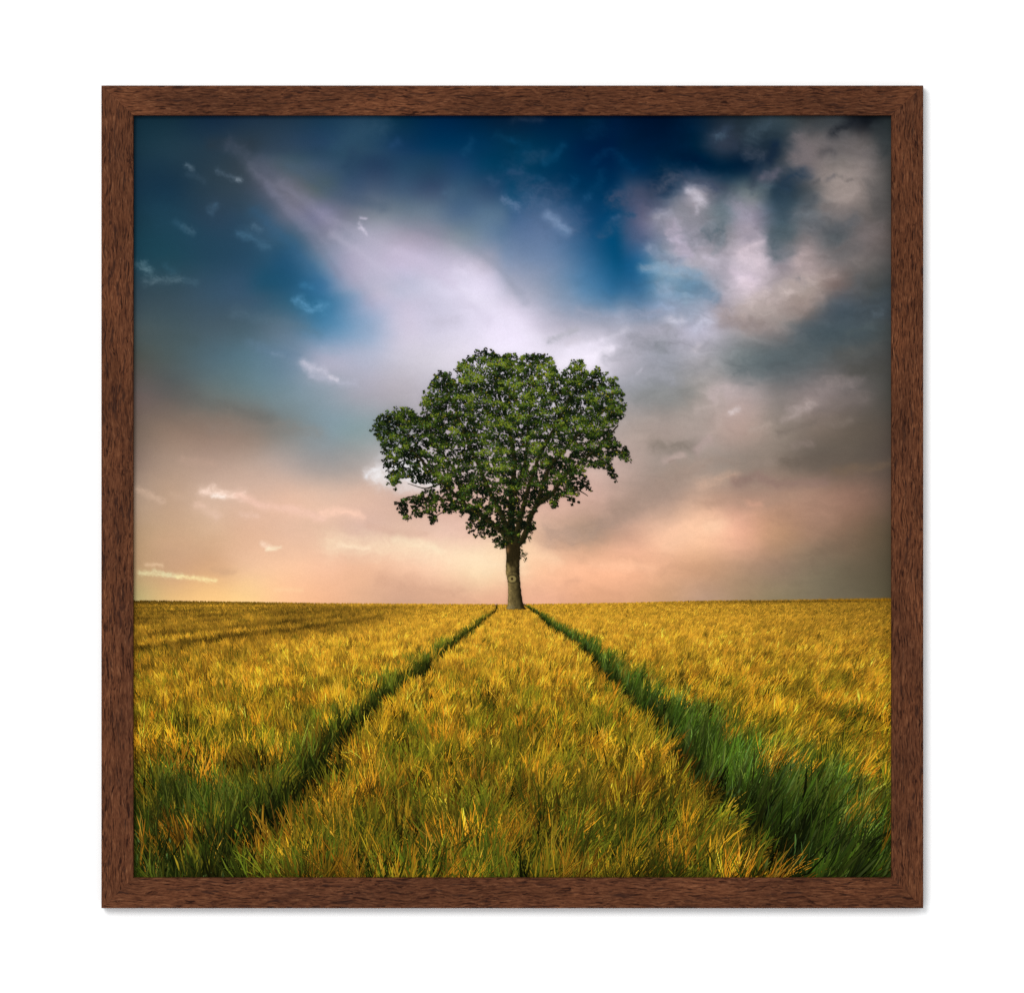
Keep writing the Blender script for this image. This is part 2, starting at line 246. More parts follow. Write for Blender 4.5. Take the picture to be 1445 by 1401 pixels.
def field_params(x, y):
    """for points of the field: scale t, gold 0..1, shade multiplier, bank (0..1 green bank)"""
    h = horizon(x)
    t = np.clip((y - h) / (1240 - h), 0, 1.3)
    k = np.clip(y - 848, 4, None)
    u = (x - 724) / k; v = np.log(k)
    patch = fbm(u * 3.2 + 5, v * 5.5, 71, 4)
    patch2 = fbm(u * 9, v * 16, 77, 3)
    dl = lx(y) - x          # >0 left of the left tramline
    dr = x - rx(y)          # >0 right of the right tramline
    w = 0.62 * k
    bl = np.where(dl > 0, np.exp(-(dl / (0.62 * w + 1)) ** 2) * sstep(0, 30, k), np.exp(-(dl / (0.035 * k + 1)) ** 2))
    br = np.where(dr > 0, np.exp(-(dr / ((.72 + .75 * sstep(.25, .85, t)) * w + 1)) ** 2), np.exp(-(dr / (0.06 * k + 1)) ** 2))
    bl = np.maximum(bl, .8 * sstep(.60, .88, t + .12 * patch + .10 * sstep(450, 200, x)) * sstep(-4, 8, dl))
    pl = np.exp(-(np.where(dl > 0, dl / (0.085 * k + 1.2), dl / (0.03 * k + .8))) ** 2)
    pr = np.exp(-(np.where(dr > 0, dr / (0.06 * k + 1.2), dr / (0.035 * k + .8))) ** 2)
    dark = np.maximum(pl, pr)
    fur = np.ones_like(x)
    lowy = y < 960
    if lowy.any():
        xs, ys = x[lowy], y[lowy]; f = np.ones_like(xs)
        run = np.clip((690 - xs) / 502, 0, 1)
        wob = perlin(xs / 45, ys / 14, 5) * 1.2
        for y0, a in ROWS:
            yc = 856 + (y0 - 856) * run ** 1.15
            wd = .8 + (y0 - 856) * .085 * (.35 + .65 * run)
            d = (ys + wob * wd * .5 - yc) / wd
            f *= 1 - 1.0 * a * np.exp(-d ** 2) * sstep(.10, .55, run) * (.8 + .45 * perlin(xs / 55, ys * 0 + y0, 15))
        fur[lowy] = f
    return t, patch, patch2, bl, br, dark, fur

# ---------------------------------------------------------------- mesh building
def build(name, V, F, C, mat, parent, loc=None):
    """V (n,3) metres, F (m,k) indices (all the same size), C (n,3) srgb 0..255"""
    me = bpy.data.meshes.new(name)
    n, (m, k) = len(V), F.shape
    me.vertices.add(n); me.vertices.foreach_set('co', np.ascontiguousarray(V, np.float32).ravel())
    me.loops.add(m * k); me.loops.foreach_set('vertex_index', np.ascontiguousarray(F, np.int32).ravel())
    me.polygons.add(m); me.polygons.foreach_set('loop_start', np.arange(0, m * k, k, dtype=np.int32))
    try: me.polygons.foreach_set('loop_total', np.full(m, k, np.int32))
    except Exception: pass
    me.update(calc_edges=True)
    ca = me.color_attributes.new('ink', 'FLOAT_COLOR', 'POINT')
    rgba = np.ones((n, 4), np.float32); rgba[:, :3] = lin(C) / E_LIGHT
    ca.data.foreach_set('color', rgba.ravel())
    me.materials.append(mat)
    o = bpy.data.objects.new(name, me); col.objects.link(o)
    if parent: o.parent = parent
    return o

def nodes(mat):
    mat.use_nodes = True
    nt = mat.node_tree; return nt, nt.nodes['Principled BSDF'], nt.nodes.new, nt.links.new

def ink_material():
    m = bpy.data.materials.new('printed_paper')
    nt, bsdf, N, L = nodes(m)
    at = N('ShaderNodeAttribute'); at.attribute_name = 'ink'
    tc = N('ShaderNodeTexCoord')
    g = N('ShaderNodeTexNoise'); g.inputs['Scale'].default_value = 1500; g.inputs['Detail'].default_value = 2
    mp = N('ShaderNodeMapRange'); mp.inputs['From Min'].default_value = .3; mp.inputs['From Max'].default_value = .7
    mp.inputs['To Min'].default_value = .965; mp.inputs['To Max'].default_value = 1.035
    mx = N('ShaderNodeVectorMath'); mx.operation = 'SCALE'
    L(tc.outputs['Object'], g.inputs['Vector']); L(g.outputs['Fac'], mp.inputs['Value'])
    L(at.outputs['Color'], mx.inputs[0]); L(mp.outputs['Result'], mx.inputs['Scale'])
    L(mx.outputs['Vector'], bsdf.inputs['Base Color'])
    bsdf.inputs['Roughness'].default_value = .9; bsdf.inputs['Specular IOR Level'].default_value = 0.0
    return m

def wood_material():
    m = bpy.data.materials.new('dark_walnut_wood')
    nt, bsdf, N, L = nodes(m)
    def rgb(h): return (*(lin(hexrgb(h)) / E_LIGHT), 1)
    tc = N('ShaderNodeTexCoord'); oi = N('ShaderNodeObjectInfo')
    w4 = N('ShaderNodeMath'); w4.operation = 'MULTIPLY'; w4.inputs[1].default_value = 37.0; L(oi.outputs['Random'], w4.inputs[0])
    # gentle waviness of the grain
    wv = N('ShaderNodeTexNoise'); wv.noise_dimensions = '4D'; wv.inputs['Scale'].default_value = 45; wv.inputs['Detail'].default_value = 2
    L(tc.outputs['Object'], wv.inputs['Vector']); L(w4.outputs[0], wv.inputs['W'])
    sb = N('ShaderNodeVectorMath'); sb.operation = 'SUBTRACT'; sb.inputs[1].default_value = (.5, .5, .5); L(wv.outputs['Color'], sb.inputs[0])
    sc = N('ShaderNodeVectorMath'); sc.operation = 'SCALE'; sc.inputs['Scale'].default_value = .006; L(sb.outputs[0], sc.inputs[0])
    ad = N('ShaderNodeVectorMath'); ad.operation = 'ADD'; L(tc.outputs['Object'], ad.inputs[0]); L(sc.outputs[0], ad.inputs[1])
    def noise(scale, detail, rough=.55, off=0):
        mp = N('ShaderNodeMapping'); mp.inputs['Scale'].default_value = scale; mp.inputs['Location'].default_value = (off, off * 2, off * 3)
        L(ad.outputs[0], mp.inputs['Vector'])
        n = N('ShaderNodeTexNoise'); n.noise_dimensions = '4D'; n.inputs['Scale'].default_value = 1; n.inputs['Detail'].default_value = detail; n.inputs['Roughness'].default_value = rough
        L(mp.outputs[0], n.inputs['Vector']); L(w4.outputs[0], n.inputs['W']); return n.outputs['Fac']
    def ramp(fac, stops):
        r = N('ShaderNodeValToRGB'); L(fac, r.inputs['Fac'])
        while len(r.color_ramp.elements) < len(stops): r.color_ramp.elements.new(.5)
        for e, (p, c) in zip(r.color_ramp.elements, stops): e.position = p; e.color = c
        return r.outputs['Color']
    def mix(a, b, fac, mode='MIX'):
        x = N('ShaderNodeMix'); x.data_type = 'RGBA'; x.blend_type = mode
        if isinstance(fac, float): x.inputs['Factor'].default_value = fac
        else: L(fac, x.inputs['Factor'])
        L(a, x.inputs[6])
        if isinstance(b, tuple): x.inputs[7].default_value = b
        else: L(b, x.inputs[7])
        return x.outputs[2]
    w = lambda v: (v, v, v, 1)
    fine = noise((130, 1100, 1100), 4, .75)
    base = ramp(fine, [(.32, rgb('391c11')), (.45, rgb('5e3824')), (.56, rgb('71462e')), (.71, rgb('916446'))])
    broad = ramp(noise((14, 60, 60), 3, .5, 3.1), [(.32, w(.78)), (.68, w(1.16))])
    base = mix(base, broad, 1.0, 'MULTIPLY')
    tone = ramp(noise((22, 40, 40), 2, .5, 7.7), [(.38, rgb('a07a70')), (.62, rgb('ffe0c0'))])
    base = mix(base, tone, .35, 'MULTIPLY')
    pores = ramp(noise((80, 1000, 1000), 3, .65, 5.3), [(.39, w(1)), (.445, w(0))])
    base = mix(base, rgb('2c140b'), pores)
    pores2 = ramp(noise((55, 420, 420), 4, .65, 9.9), [(.37, w(.75)), (.44, w(0))])
    base = mix(base, rgb('2e1a14'), pores2)
    # sparse dark knots
    mpv = N('ShaderNodeMapping'); mpv.inputs['Scale'].default_value = (34, 60, 60); L(ad.outputs[0], mpv.inputs['Vector'])
    vo = N('ShaderNodeTexVoronoi'); vo.voronoi_dimensions = '4D'; vo.inputs['Scale'].default_value = 1; L(mpv.outputs[0], vo.inputs['Vector']); L(w4.outputs[0], vo.inputs['W'])
    kn = ramp(vo.outputs['Distance'], [(.085, w(.85)), (.15, w(0))])
    base = mix(base, rgb('2b1613'), kn)
    L(base, bsdf.inputs['Base Color'])
    bsdf.inputs['Roughness'].default_value = .62; bsdf.inputs['Specular IOR Level'].default_value = .04
    bp = N('ShaderNodeBump'); bp.inputs['Strength'].default_value = .25; bp.inputs['Distance'].default_value = .0004
    L(noise((150, 900, 900), 3, .6, 5.3), bp.inputs['Height']); L(bp.outputs['Normal'], bsdf.inputs['Normal'])
    return m

def wall_material():
    m = bpy.data.materials.new('white_wall_paint')
    nt, bsdf, N, L = nodes(m)
    tc = N('ShaderNodeTexCoord'); n = N('ShaderNodeTexNoise'); n.inputs['Scale'].default_value = 300; n.inputs['Detail'].default_value = 3
    L(tc.outputs['Object'], n.inputs['Vector'])
    r = N('ShaderNodeMapRange'); r.inputs['To Min'].default_value = .87; r.inputs['To Max'].default_value = .90; L(n.outputs['Fac'], r.inputs['Value'])
    cb = N('ShaderNodeCombineColor'); [L(r.outputs['Result'], cb.inputs[i]) for i in range(3)]
    L(cb.outputs[0], bsdf.inputs['Base Color'])
    bsdf.inputs['Roughness'].default_value = .9; bsdf.inputs['Specular IOR Level'].default_value = .1
    return m

INK, WOOD, WALL = ink_material(), wood_material(), wall_material()

# ---------------------------------------------------------------- wall
def box_mesh(name, x0, x1, y0, y1, z0, z1, mat, parent=None):
    V = [(x, y, z) for x in (x0, x1) for y in (y0, y1) for z in (z0, z1)]
    F = [(0,1,3,2),(4,6,7,5),(0,4,5,1),(2,3,7,6),(0,2,6,4),(1,5,7,3)]
    me = bpy.data.meshes.new(name); me.from_pydata(V, [], F); me.update()
    me.materials.append(mat); o = bpy.data.objects.new(name, me); col.objects.link(o)
    if parent: o.parent = parent
    return o
wall = box_mesh('wall', -1.6, 1.6, 0.0, 0.12, -1.4, 1.4, WALL)
wall['kind'] = 'structure'; wall['label'] = 'plain bright white wall behind the framed picture'; wall['category'] = 'wall'

# ---------------------------------------------------------------- framed picture
pic = bpy.data.objects.new('framed_picture', None); col.objects.link(pic)
pic.empty_display_size = .1
pic['label'] = 'square dark brown wooden frame holding a print of a lone tree in wheat'
pic['category'] = 'framed picture'

OUT = [(143,121),(1303,121),(1303,1281),(143,1281)]          # outer corners (tl, tr, br, bl)
INN = [(188,163),(1258,163),(1258,1238),(188,1238)]
D, c1 = FRAME_D, .0006
# profile: (fraction from outer to inner edge, distance off the wall)
PROF = [(0, 0.0008), (0, D - c1), (.012, D), (.985, D), (1, D - c1), (1, D - LIP), (.84, D - LIP), (.84, 0.0008)]
for k in range(4):
    a, b = k, (k + 1) % 4
    mid = ((OUT[a][0] + OUT[b][0]) / 2, (OUT[a][1] + OUT[b][1]) / 2)
    ang = -k * math.pi / 2
    ca, sa = math.cos(ang), math.sin(ang)
    ox, oz = float(X(mid[0])), float(Z(mid[1]))
    V = []
    for end, corner in ((0, a), (1, b)):
        for f, d in PROF:
            px = OUT[corner][0] + (INN[corner][0] - OUT[corner][0]) * f
            py = OUT[corner][1] + (INN[corner][1] - OUT[corner][1]) * f
            wx, wz = float(X(px)) - ox, float(Z(py)) - oz
            lx_, lz_ = ca * wx + sa * wz, -sa * wx + ca * wz       # into the rail's own axes
            gap = .00002 * (-1 if end == 0 else 1)                # the mitred ends press together
            V.append((lx_ + gap, -d, lz_))
    n = len(PROF)
    F = [(i, (i + 1) % n, n + (i + 1) % n, n + i) for i in range(n)] + [tuple(range(n))[::-1], tuple(range(n, 2 * n))]
    me = bpy.data.meshes.new('frame_rail'); me.from_pydata(V, [], F); me.update()
    me.materials.append(WOOD)
    r = bpy.data.objects.new('frame_rail', me); col.objects.link(r); r.parent = pic
    r.location = (ox, 0, oz); r.rotation_euler = (0, -ang, 0)

# sheet of printed paper: a fine colour grid
NX = NY = 770
gx = np.linspace(184.5, 1261.5, NX); gy = np.linspace(160, 1241.5, NY)
PX, PY = np.meshgrid(gx, gy)
C = np.zeros((NY, NX, 3))
hz = horizon(PX)
issky = PY < hz + 4
C[issky] = sky_colour(PX[issky], PY[issky])
isf = PY >= hz - 1
fx, fy = PX[isf], PY[isf]
t, patch, patch2, bl, br, dark, fur = field_params(fx, fy)
far = np.array([176., 124, 26]); near = np.array([30., 30, 9])
g = far + (near - far) * sstep(0, .35, t)[:, None]
g = g * (1 + .35 * patch + .3 * patch2)[:, None]
g = g + (np.array([24., 34, 12]) - g) * (np.maximum(bl, br) * .85)[:, None]
g = g * (1 - .6 * dark)[:, None] * fur[:, None]
g = g * (1 - .18 * sstep(1000, 1260, fx))[:, None]
edge = sstep(-.8, 1.2, fy - hz[isf] + .8 * perlin(fx / 7, fx * 0, 4))[:, None]
C[isf] = np.where((fy < hz[isf] + 4)[:, None], C[isf] + (g - C[isf]) * edge, g)
V = np.stack([X(PX), np.full_like(PX, -SHEET), Z(PY)], -1).reshape(-1, 3)
idx = np.arange(NX * NY).reshape(NY, NX)
F = np.stack([idx[:-1, :-1], idx[1:, :-1], idx[1:, 1:], idx[:-1, 1:]], -1).reshape(-1, 4)
paper = build('print', V, F, C.reshape(-1, 3), INK, pic)
paper['label'] = 'printed stormy blue and peach sky above a wheat field'

def clampxy(x, y): return np.clip(x, 184.6, 1261.4), np.clip(y, 160.2, 1241.4)

# ---------------------------------------------------------------- printed wheat
def make_wheat():
    bx, by = [], []
    y = 849.0
    while y < 1330:
        k = max(y - 846, 3)
        cell = (1.4 + 0.052 * k)
        dy = cell * .8
        n = int(1080 / cell)
        xx = 184 + (np.arange(n) + rng.random(n)) * (1080 / n)
        bx.append(xx); by.append(y + rng.random(n) * dy); y += dy
    bx = np.concatenate(bx); by = np.concatenate(by)
    n = len(bx)
    k = np.clip(by - 848, 3, None)
    # blades of one tuft share lean, colour and brightness
    lean_mean = np.interp(bx, [190, 450, 724, 950, 1258], [-13, -4, 10, 24, 42])
    u = (bx - 724) / k; v = np.log(k)
    lean_t = lean_mean + (14 + 26 * sstep(40, 300, k)) * fbm(u * 10, v * 18, 91, 3) + rng.normal(0, 4 + 8 * sstep(60, 300, k), n)
    gold_t = fbm(u * 6 + 3, v * 10, 95, 4) * 1.1 + rng.normal(.04, 1, n) * (.16 + .14 * sstep(30, 160, k))
    shade_t = rng.normal(0, 1, n) * (.10 + .14 * sstep(30, 160, k))
    M = np.where(k < 25, 7, np.where(k < 70, 18, np.where(k < 160, 29, 36)))
    idx = np.repeat(np.arange(n), M); m = len(idx)
    sp = 0.9 + .028 * k[idx]
    off = rng.normal(0, 1, m); x = bx[idx] + off * sp * .75; y = by[idx] + rng.normal(0, 1, m) * sp * .3
    kk = np.clip(y - 848, 3, None)
    lean = np.radians(lean_t[idx] + 6 * off + rng.normal(0, 9 + 4 * sstep(60, 300, kk), m))
    L = (2.4 + .185 * kk) * rng.uniform(.5, 1.2, m) * rng.uniform(.72, 1.22, n)[idx]
    tx = x + np.sin(lean) * L * .8; ty = y - np.cos(lean) * L
    t, patch, patch2, bl, br, dark, fur = field_params(x, np.clip(y - L * .3, 846, 1330))
    # drop blades standing on the bare wheel tracks, keep some short ones
    keep = (rng.random(m) > dark * .72) & (ty > horizon(tx) - 2.2) & (ty < 1241) & (y - L > 840)
    x, y, kk, lean, L, t, patch, patch2, bl, br, dark, fur = [q[keep] for q in (x, y, kk, lean, L, t, patch, patch2, bl, br, dark, fur)]
    gt = gold_t[idx][keep]; sh = shade_t[idx][keep]; m = len(x)
    right = x > rx(y) - 2; left = x < lx(y) + 2
    bank = np.clip(np.maximum(bl, br) * (1 + 0 * gt) - .55 * gt * (np.maximum(bl, br) < .9) * np.maximum(bl, br), 0, 1)
    r1, r2, r3, r4 = (rng.random(m) for _ in range(4))
    L = L * (1 + .30 * br * right)
    lean = lean * (1 - .35 * bl) + (np.radians(13 + 16 * sstep(980, 1250, x)) - lean) * .7 * br * right
    w = (.68 + .0042 * kk) * rng.uniform(.45, 1.2, m) * np.where(rng.random(m) > .8, 1.5, 1) * (1 + .35 * bank)
    # ---- colours
    H = lambda h: hexrgb(h)[None, :]
    def lerp(a, b, f): return a + (b - a) * np.asarray(f)[:, None]
    near = sstep(.02, .5, t)
    g = np.clip(.92 - .62 * near + (.75 + .35 * near) * gt + .25 * (r4 - .5), 0, 1)       # how golden
    gold = lerp(H('da9e2e'), H('d4901f'), near); gold = lerp(gold, H('d6801c'), np.clip(gt, 0, 1) * r1 * near)
    green = lerp(H('94781f'), H('5c5a12'), near); green = lerp(green, H('7c6a18'), r2 * .6)
    tip = lerp(green, gold, g)
    tip = lerp(tip, H('eeb842'), (r3 > .90) * .7 * (.35 + .65 * g))
    midc = lerp(lerp(H('a4801e'), H('4a4c10'), near), gold * .82, np.clip(g * 1.1 - .25, 0, 1))
    root = lerp(H('75601a'), H('1f270a'), sstep(0, .2, t)); root = lerp(root, H('2c1a08'), near * r2 * .6)
    low = sstep(.6, 1.05, t)
    midc = lerp(midc, H('33480e'), low * .8 * (1 - g)); tip = lerp(tip, H('56681a'), low * .6 * (1 - g))
    gcol = lerp(H('4a6618'), H('385618'), r1); gcol = lerp(gcol, H('56641a'), r2 * .8); gcol = lerp(gcol, H('6c8c48'), (r3 > .88) * .6)
    gcolL = lerp(H('58601a'), H('3c5a16'), r1)
    gc = np.where(right[:, None], gcol, gcolL)
    bk = sstep(.15, .85, bank + .3 * (r4 - .5) - np.where(right, .16, .5) * gt * sstep(1.0, .5, bank)) * np.where(right, 1, .85)
    deep = sstep(.45, 1.0, np.maximum(bl, br))
    tip = lerp(tip, lerp(gc, H('77803a'), (r2 > .8) * .5), bk); midc = lerp(midc, gc * .75, bk); root = lerp(root, gc * .33, bk)
    shade = (1 + (.34 * patch + .25 * patch2) * (.55 + .45 * near) + sh) * (1 - .62 * dark) * (.12 + .88 * fur) * (1 + (rng.uniform(.62, 1.2, m) - .95) * (.3 + .7 * near)) * (1 - np.where(right, .10, .30) * deep * bk)
    shade *= 1 - .20 * sstep(950, 1260, x) * sstep(.35, 0, t)
    shade *= 1 - .24 * sstep(.4, 1.0, t)
    shade *= 1 - .26 * sstep(320, 190, x) * sstep(.14, 0, t)
    shade *= 1 - .34 * sstep(.020, .004, t) * sstep(150, 380, np.abs(x - 724))
    shade = np.clip(1.04 * shade ** 1.15, .1, 1.5)
    tip, midc, root = tip * shade[:, None], midc * shade[:, None], root * shade[:, None]
    # ---- a few stout stalks and ears that stand out near the front
    ns = 1500
    sx = rng.uniform(186, 1260, ns); sy = 965 + 330 * rng.random(ns) ** .7
    ne = 750; ey = 925 + 350 * rng.random(ne) ** .8; ex = rx(ey) + (ey - 848) * rng.uniform(.02, .75, ne)
    sx = np.concatenate([sx, ex]); sy = np.concatenate([sy, ey]); okx = sx < 1262; sx, sy = sx[okx], sy[okx]; ns = len(sx)
    ts_, sp1, sp2, sbl, sbr, sdk, _ = field_params(sx, sy)
    ok = sdk < .8; sx, sy, sbl, sbr, ts_ = sx[ok], sy[ok], sbl[ok], sbr[ok], ts_[ok]; ns = len(sx)
    sk = sy - 848; srt = sx > rx(sy)
    sl = np.radians(np.interp(sx, [190, 450, 724, 950, 1258], [-8, 0, 10, 24, 38]) + rng.normal(0, 22, ns) * (1 - .7 * sbr * srt))
    sL = (2 + .12 * sk) * rng.uniform(.5, 1.25, ns); sw = (.9 + .0052 * sk) * rng.uniform(.7, 1.2, ns)
    c1 = lerp(H('a8861e'), H('6f8428'), rng.random(ns)); c1 = lerp(c1, H('d8a834'), (rng.random(ns) > .75) * .8)
    c1 = lerp(c1, lerp(H('4f6c30'), H('6c8448'), rng.random(ns)), np.clip(np.maximum(sbl, sbr) * 1.3, 0, 1)) * rng.uniform(.6, 1.05, ns)[:, None]
    x = np.concatenate([x, sx]); y = np.concatenate([y, sy]); kk = np.concatenate([kk, sk]); lean = np.concatenate([lean, sl]); L = np.concatenate([L, sL]); w = np.concatenate([w, sw])
    tip = np.concatenate([tip, c1]); midc = np.concatenate([midc, c1 * .72]); root = np.concatenate([root, c1 * .3])
    stout = np.concatenate([np.zeros(m, bool), np.ones(ns, bool)]); m = len(x)
    # ---- fine awns fanning out of the heads
    cand = np.flatnonzero((kk[:len(near)] > 55) & (rng.random(len(near)) < .22))
    ai = np.repeat(cand, 4); na = len(ai); key0 = y.copy()
    ax = x[ai] + np.sin(lean[ai]) * L[ai] * .62; ay = y[ai] - np.cos(lean[ai]) * L[ai] * .62
    al = lean[ai] + np.radians(rng.normal(0, 13, na)); aL = L[ai] * rng.uniform(.35, .62, na)
    ac = tip[ai] * rng.uniform(.8, 1.25, na)[:, None]
    x = np.concatenate([x, ax]); y = np.concatenate([y, ay]); kk = np.concatenate([kk, kk[ai]]); lean = np.concatenate([lean, al]); L = np.concatenate([L, aL])
    w = np.concatenate([w, np.clip(.34 + .0011 * kk[-na:], 0, 1)]); key = np.concatenate([key0, key0[ai] + .5])
    tip = np.concatenate([tip, ac]); midc = np.concatenate([midc, ac * .95]); root = np.concatenate([root, ac * .85]); stout = np.concatenate([stout, np.zeros(na, bool)]); m = len(x)
    # ---- shape: curved tapering strip of 5 stations
    ts = np.array([0, .3, .6, .85, 1.0]); wsv = np.where(stout[:, None], np.array([.55, .6, .85, 1.1, .5]), np.array([.8, 1, .95, .6, .12]))
    bend = np.radians(rng.normal(0, 24, m)) + lean * .5
    cx = np.zeros((m, 5)); cy = np.zeros((m, 5)); cx[:, 0] = x; cy[:, 0] = y
    for j in range(1, 5):
        a = lean + bend * (ts[j] - .4)
        dl = L * (ts[j] - ts[j - 1])
        cx[:, j] = cx[:, j - 1] + np.sin(a) * dl; cy[:, j] = cy[:, j - 1] - np.cos(a) * dl
    nxv = np.cos(lean)[:, None] * w[:, None] * wsv; nyv = np.sin(lean)[:, None] * w[:, None] * wsv
    vx = np.stack([cx - nxv / 2, cx + nxv / 2], -1); vy = np.stack([cy - nyv / 2, cy + nyv / 2], -1)
    colr = np.stack([root, lerp(root, midc, np.full(m, .6)), lerp(midc, tip, np.full(m, .3)), tip, tip * 1.06], 1)
    order = np.argsort(key + rng.normal(0, 1, m) * (.5 + .03 * kk))
    dep = np.empty(m); dep[order] = np.linspace(.00005, .00125, m)
    vx, vy = clampxy(vx, vy)
    V = np.stack([X(vx), np.broadcast_to(-(SHEET + dep)[:, None, None], vx.shape), Z(vy)], -1)
    CC = np.broadcast_to(colr[:, :, None, :], (m, 5, 2, 3))
    base = (np.arange(m) * 10)[:, None, None]
    q = np.array([[2*j, 2*j+1, 2*j+3, 2*j+2] for j in range(4)])
    F = (base + q[None]).reshape(-1, 4)
    # drop faces squeezed flat against the sheet's lower edge
    yy = vy.reshape(m, 10)[:, q].min(-1).reshape(-1)
    F = F[yy < 1241.0]
    o = build('printed_wheat', V.reshape(-1, 3), F, CC.reshape(-1, 3), INK, paper)
    o['label'] = 'printed golden and green wheat field with two wheel tracks'
    return m

# ---------------------------------------------------------------- printed tree
OUTLINE = [(80,450),(92,415),(120,385),(170,365),(230,345),(275,370),(300,395),(322,392),(312,372),(350,368),(308,332),(345,265),(360,220),(400,178),(440,182),(460,215),(500,200),(474,150),(500,132),(545,108),(575,83),(612,78),(650,84),(690,108),(720,88),(760,100),(778,132),(792,98),(830,96),(870,92),(920,98),(945,130),(950,170),(970,187),(1000,158),(1030,130),(1075,122),(1092,165),(1110,196),(1140,165),(1172,172),(1190,215),(1236,203),(1240,250),(1280,280),(1262,320),(1282,350),(1265,400),(1225,430),(1222,505),(1262,522),(1290,545),(1302,580),(1290,612),(1262,588),(1232,572),(1212,606),(1235,660),(1238,700),(1220,690),(1190,645),(1160,628),(1130,640),(1098,622),(1082,650),(1105,700),(1112,745),(1075,735),(1052,770),(1048,800),(1030,805),(1005,772),(985,765),(960,790),(962,832),(935,825),(915,785),(870,800),(850,838),(835,870),(850,930),(830,945),(808,925),(790,930),(770,980),(740,985),(700,1015),(660,990),(645,955),(600,962),(550,955),(530,900),(545,862),(520,845),(500,862),(488,832),(450,842),(435,860),(405,830),(378,850),(385,882),(365,908),(342,890),(362,862),(330,848),(310,868),(290,855),(265,868),(245,888),(215,862),(215,830),(192,800),(215,782),(250,785),(295,768),(330,738),(372,730),(362,706),(312,712),(280,692),(240,682),(205,700),(188,735),(168,712),(150,680),(165,650),(138,620),(132,592),(150,568),(118,552),(130,520),(108,498),(80,462)]
OUTLINE = np.array([(500 + a / 3.336, 470 + b / 3.336) for a, b in OUTLINE])
def inside(poly, x, y):
    r = np.zeros(len(x), bool)
    for (x0, y0), (x1, y1) in zip(poly, np.roll(poly, -1, 0)):
        c = (y0 > y) != (y1 > y)
        r ^= c & (x < (x1 - x0) * (y - y0) / (y1 - y0 + 1e-12) + x0)
    return r

LIMBS = [   # (points, start width, end width)
 ([(724,772),(716,757),(692,736),(655,711),(625,681),(597,652),(575,628),(555,610)],8,1.5),
 ([(728,772),(741,756),(748,730),(757,712),(779,698),(795,672),(823,650),(848,628),(872,600)],9,1.6),
 ([(724,770),(721,735),(722,700),(727,650),(716,595),(702,550),(695,515)],11,1.5),
 ([(727,768),(733,735),(745,690),(762,640),(790,590),(812,550),(822,525)],8,1.5),
 ([(722,765),(710,730),(694,700),(672,650),(655,610),(640,570),(625,540)],8,1.4),
 ([(726,700),(742,650),(745,600),(752,555),(750,515)],6,1.2),
 ([(757,712),(775,660),(805,625),(840,590),(865,570)],6,1.3),
 ([(655,711),(630,705),(600,705),(575,700),(562,712)],4,1),
 ([(672,720),(650,714),(625,722),(612,730)],3,.8), ([(655,711),(640,660),(610,620),(600,580)],4.5,1.2),
 ([(692,736),(680,735),(668,750)],3,.8), ([(716,757),(705,765),(700,772)],2.5,.8),
 ([(795,690),(815,690),(830,700)],3,.8), ([(779,698),(800,700),(812,708)],2.5,.8), ([(835,640),(860,655),(870,678)],2.5,.8), ([(850,625),(875,640),(886,652)],2.2,.8),
 ([(640,570),(660,540),(675,515)],3,.9), ([(790,590),(780,550),(775,510)],3.5,1), ([(733,790),(738,782),(742,790)],1.4,.6), ([(731,770),(737,776),(738,782)],1.6,.7),
 ([(748,735),(752,748),(750,755)],1.8,.7), ([(745,757),(748,765)],1.5,.6), ([(625,681),(600,690),(575,682)],2.4,.8),
]

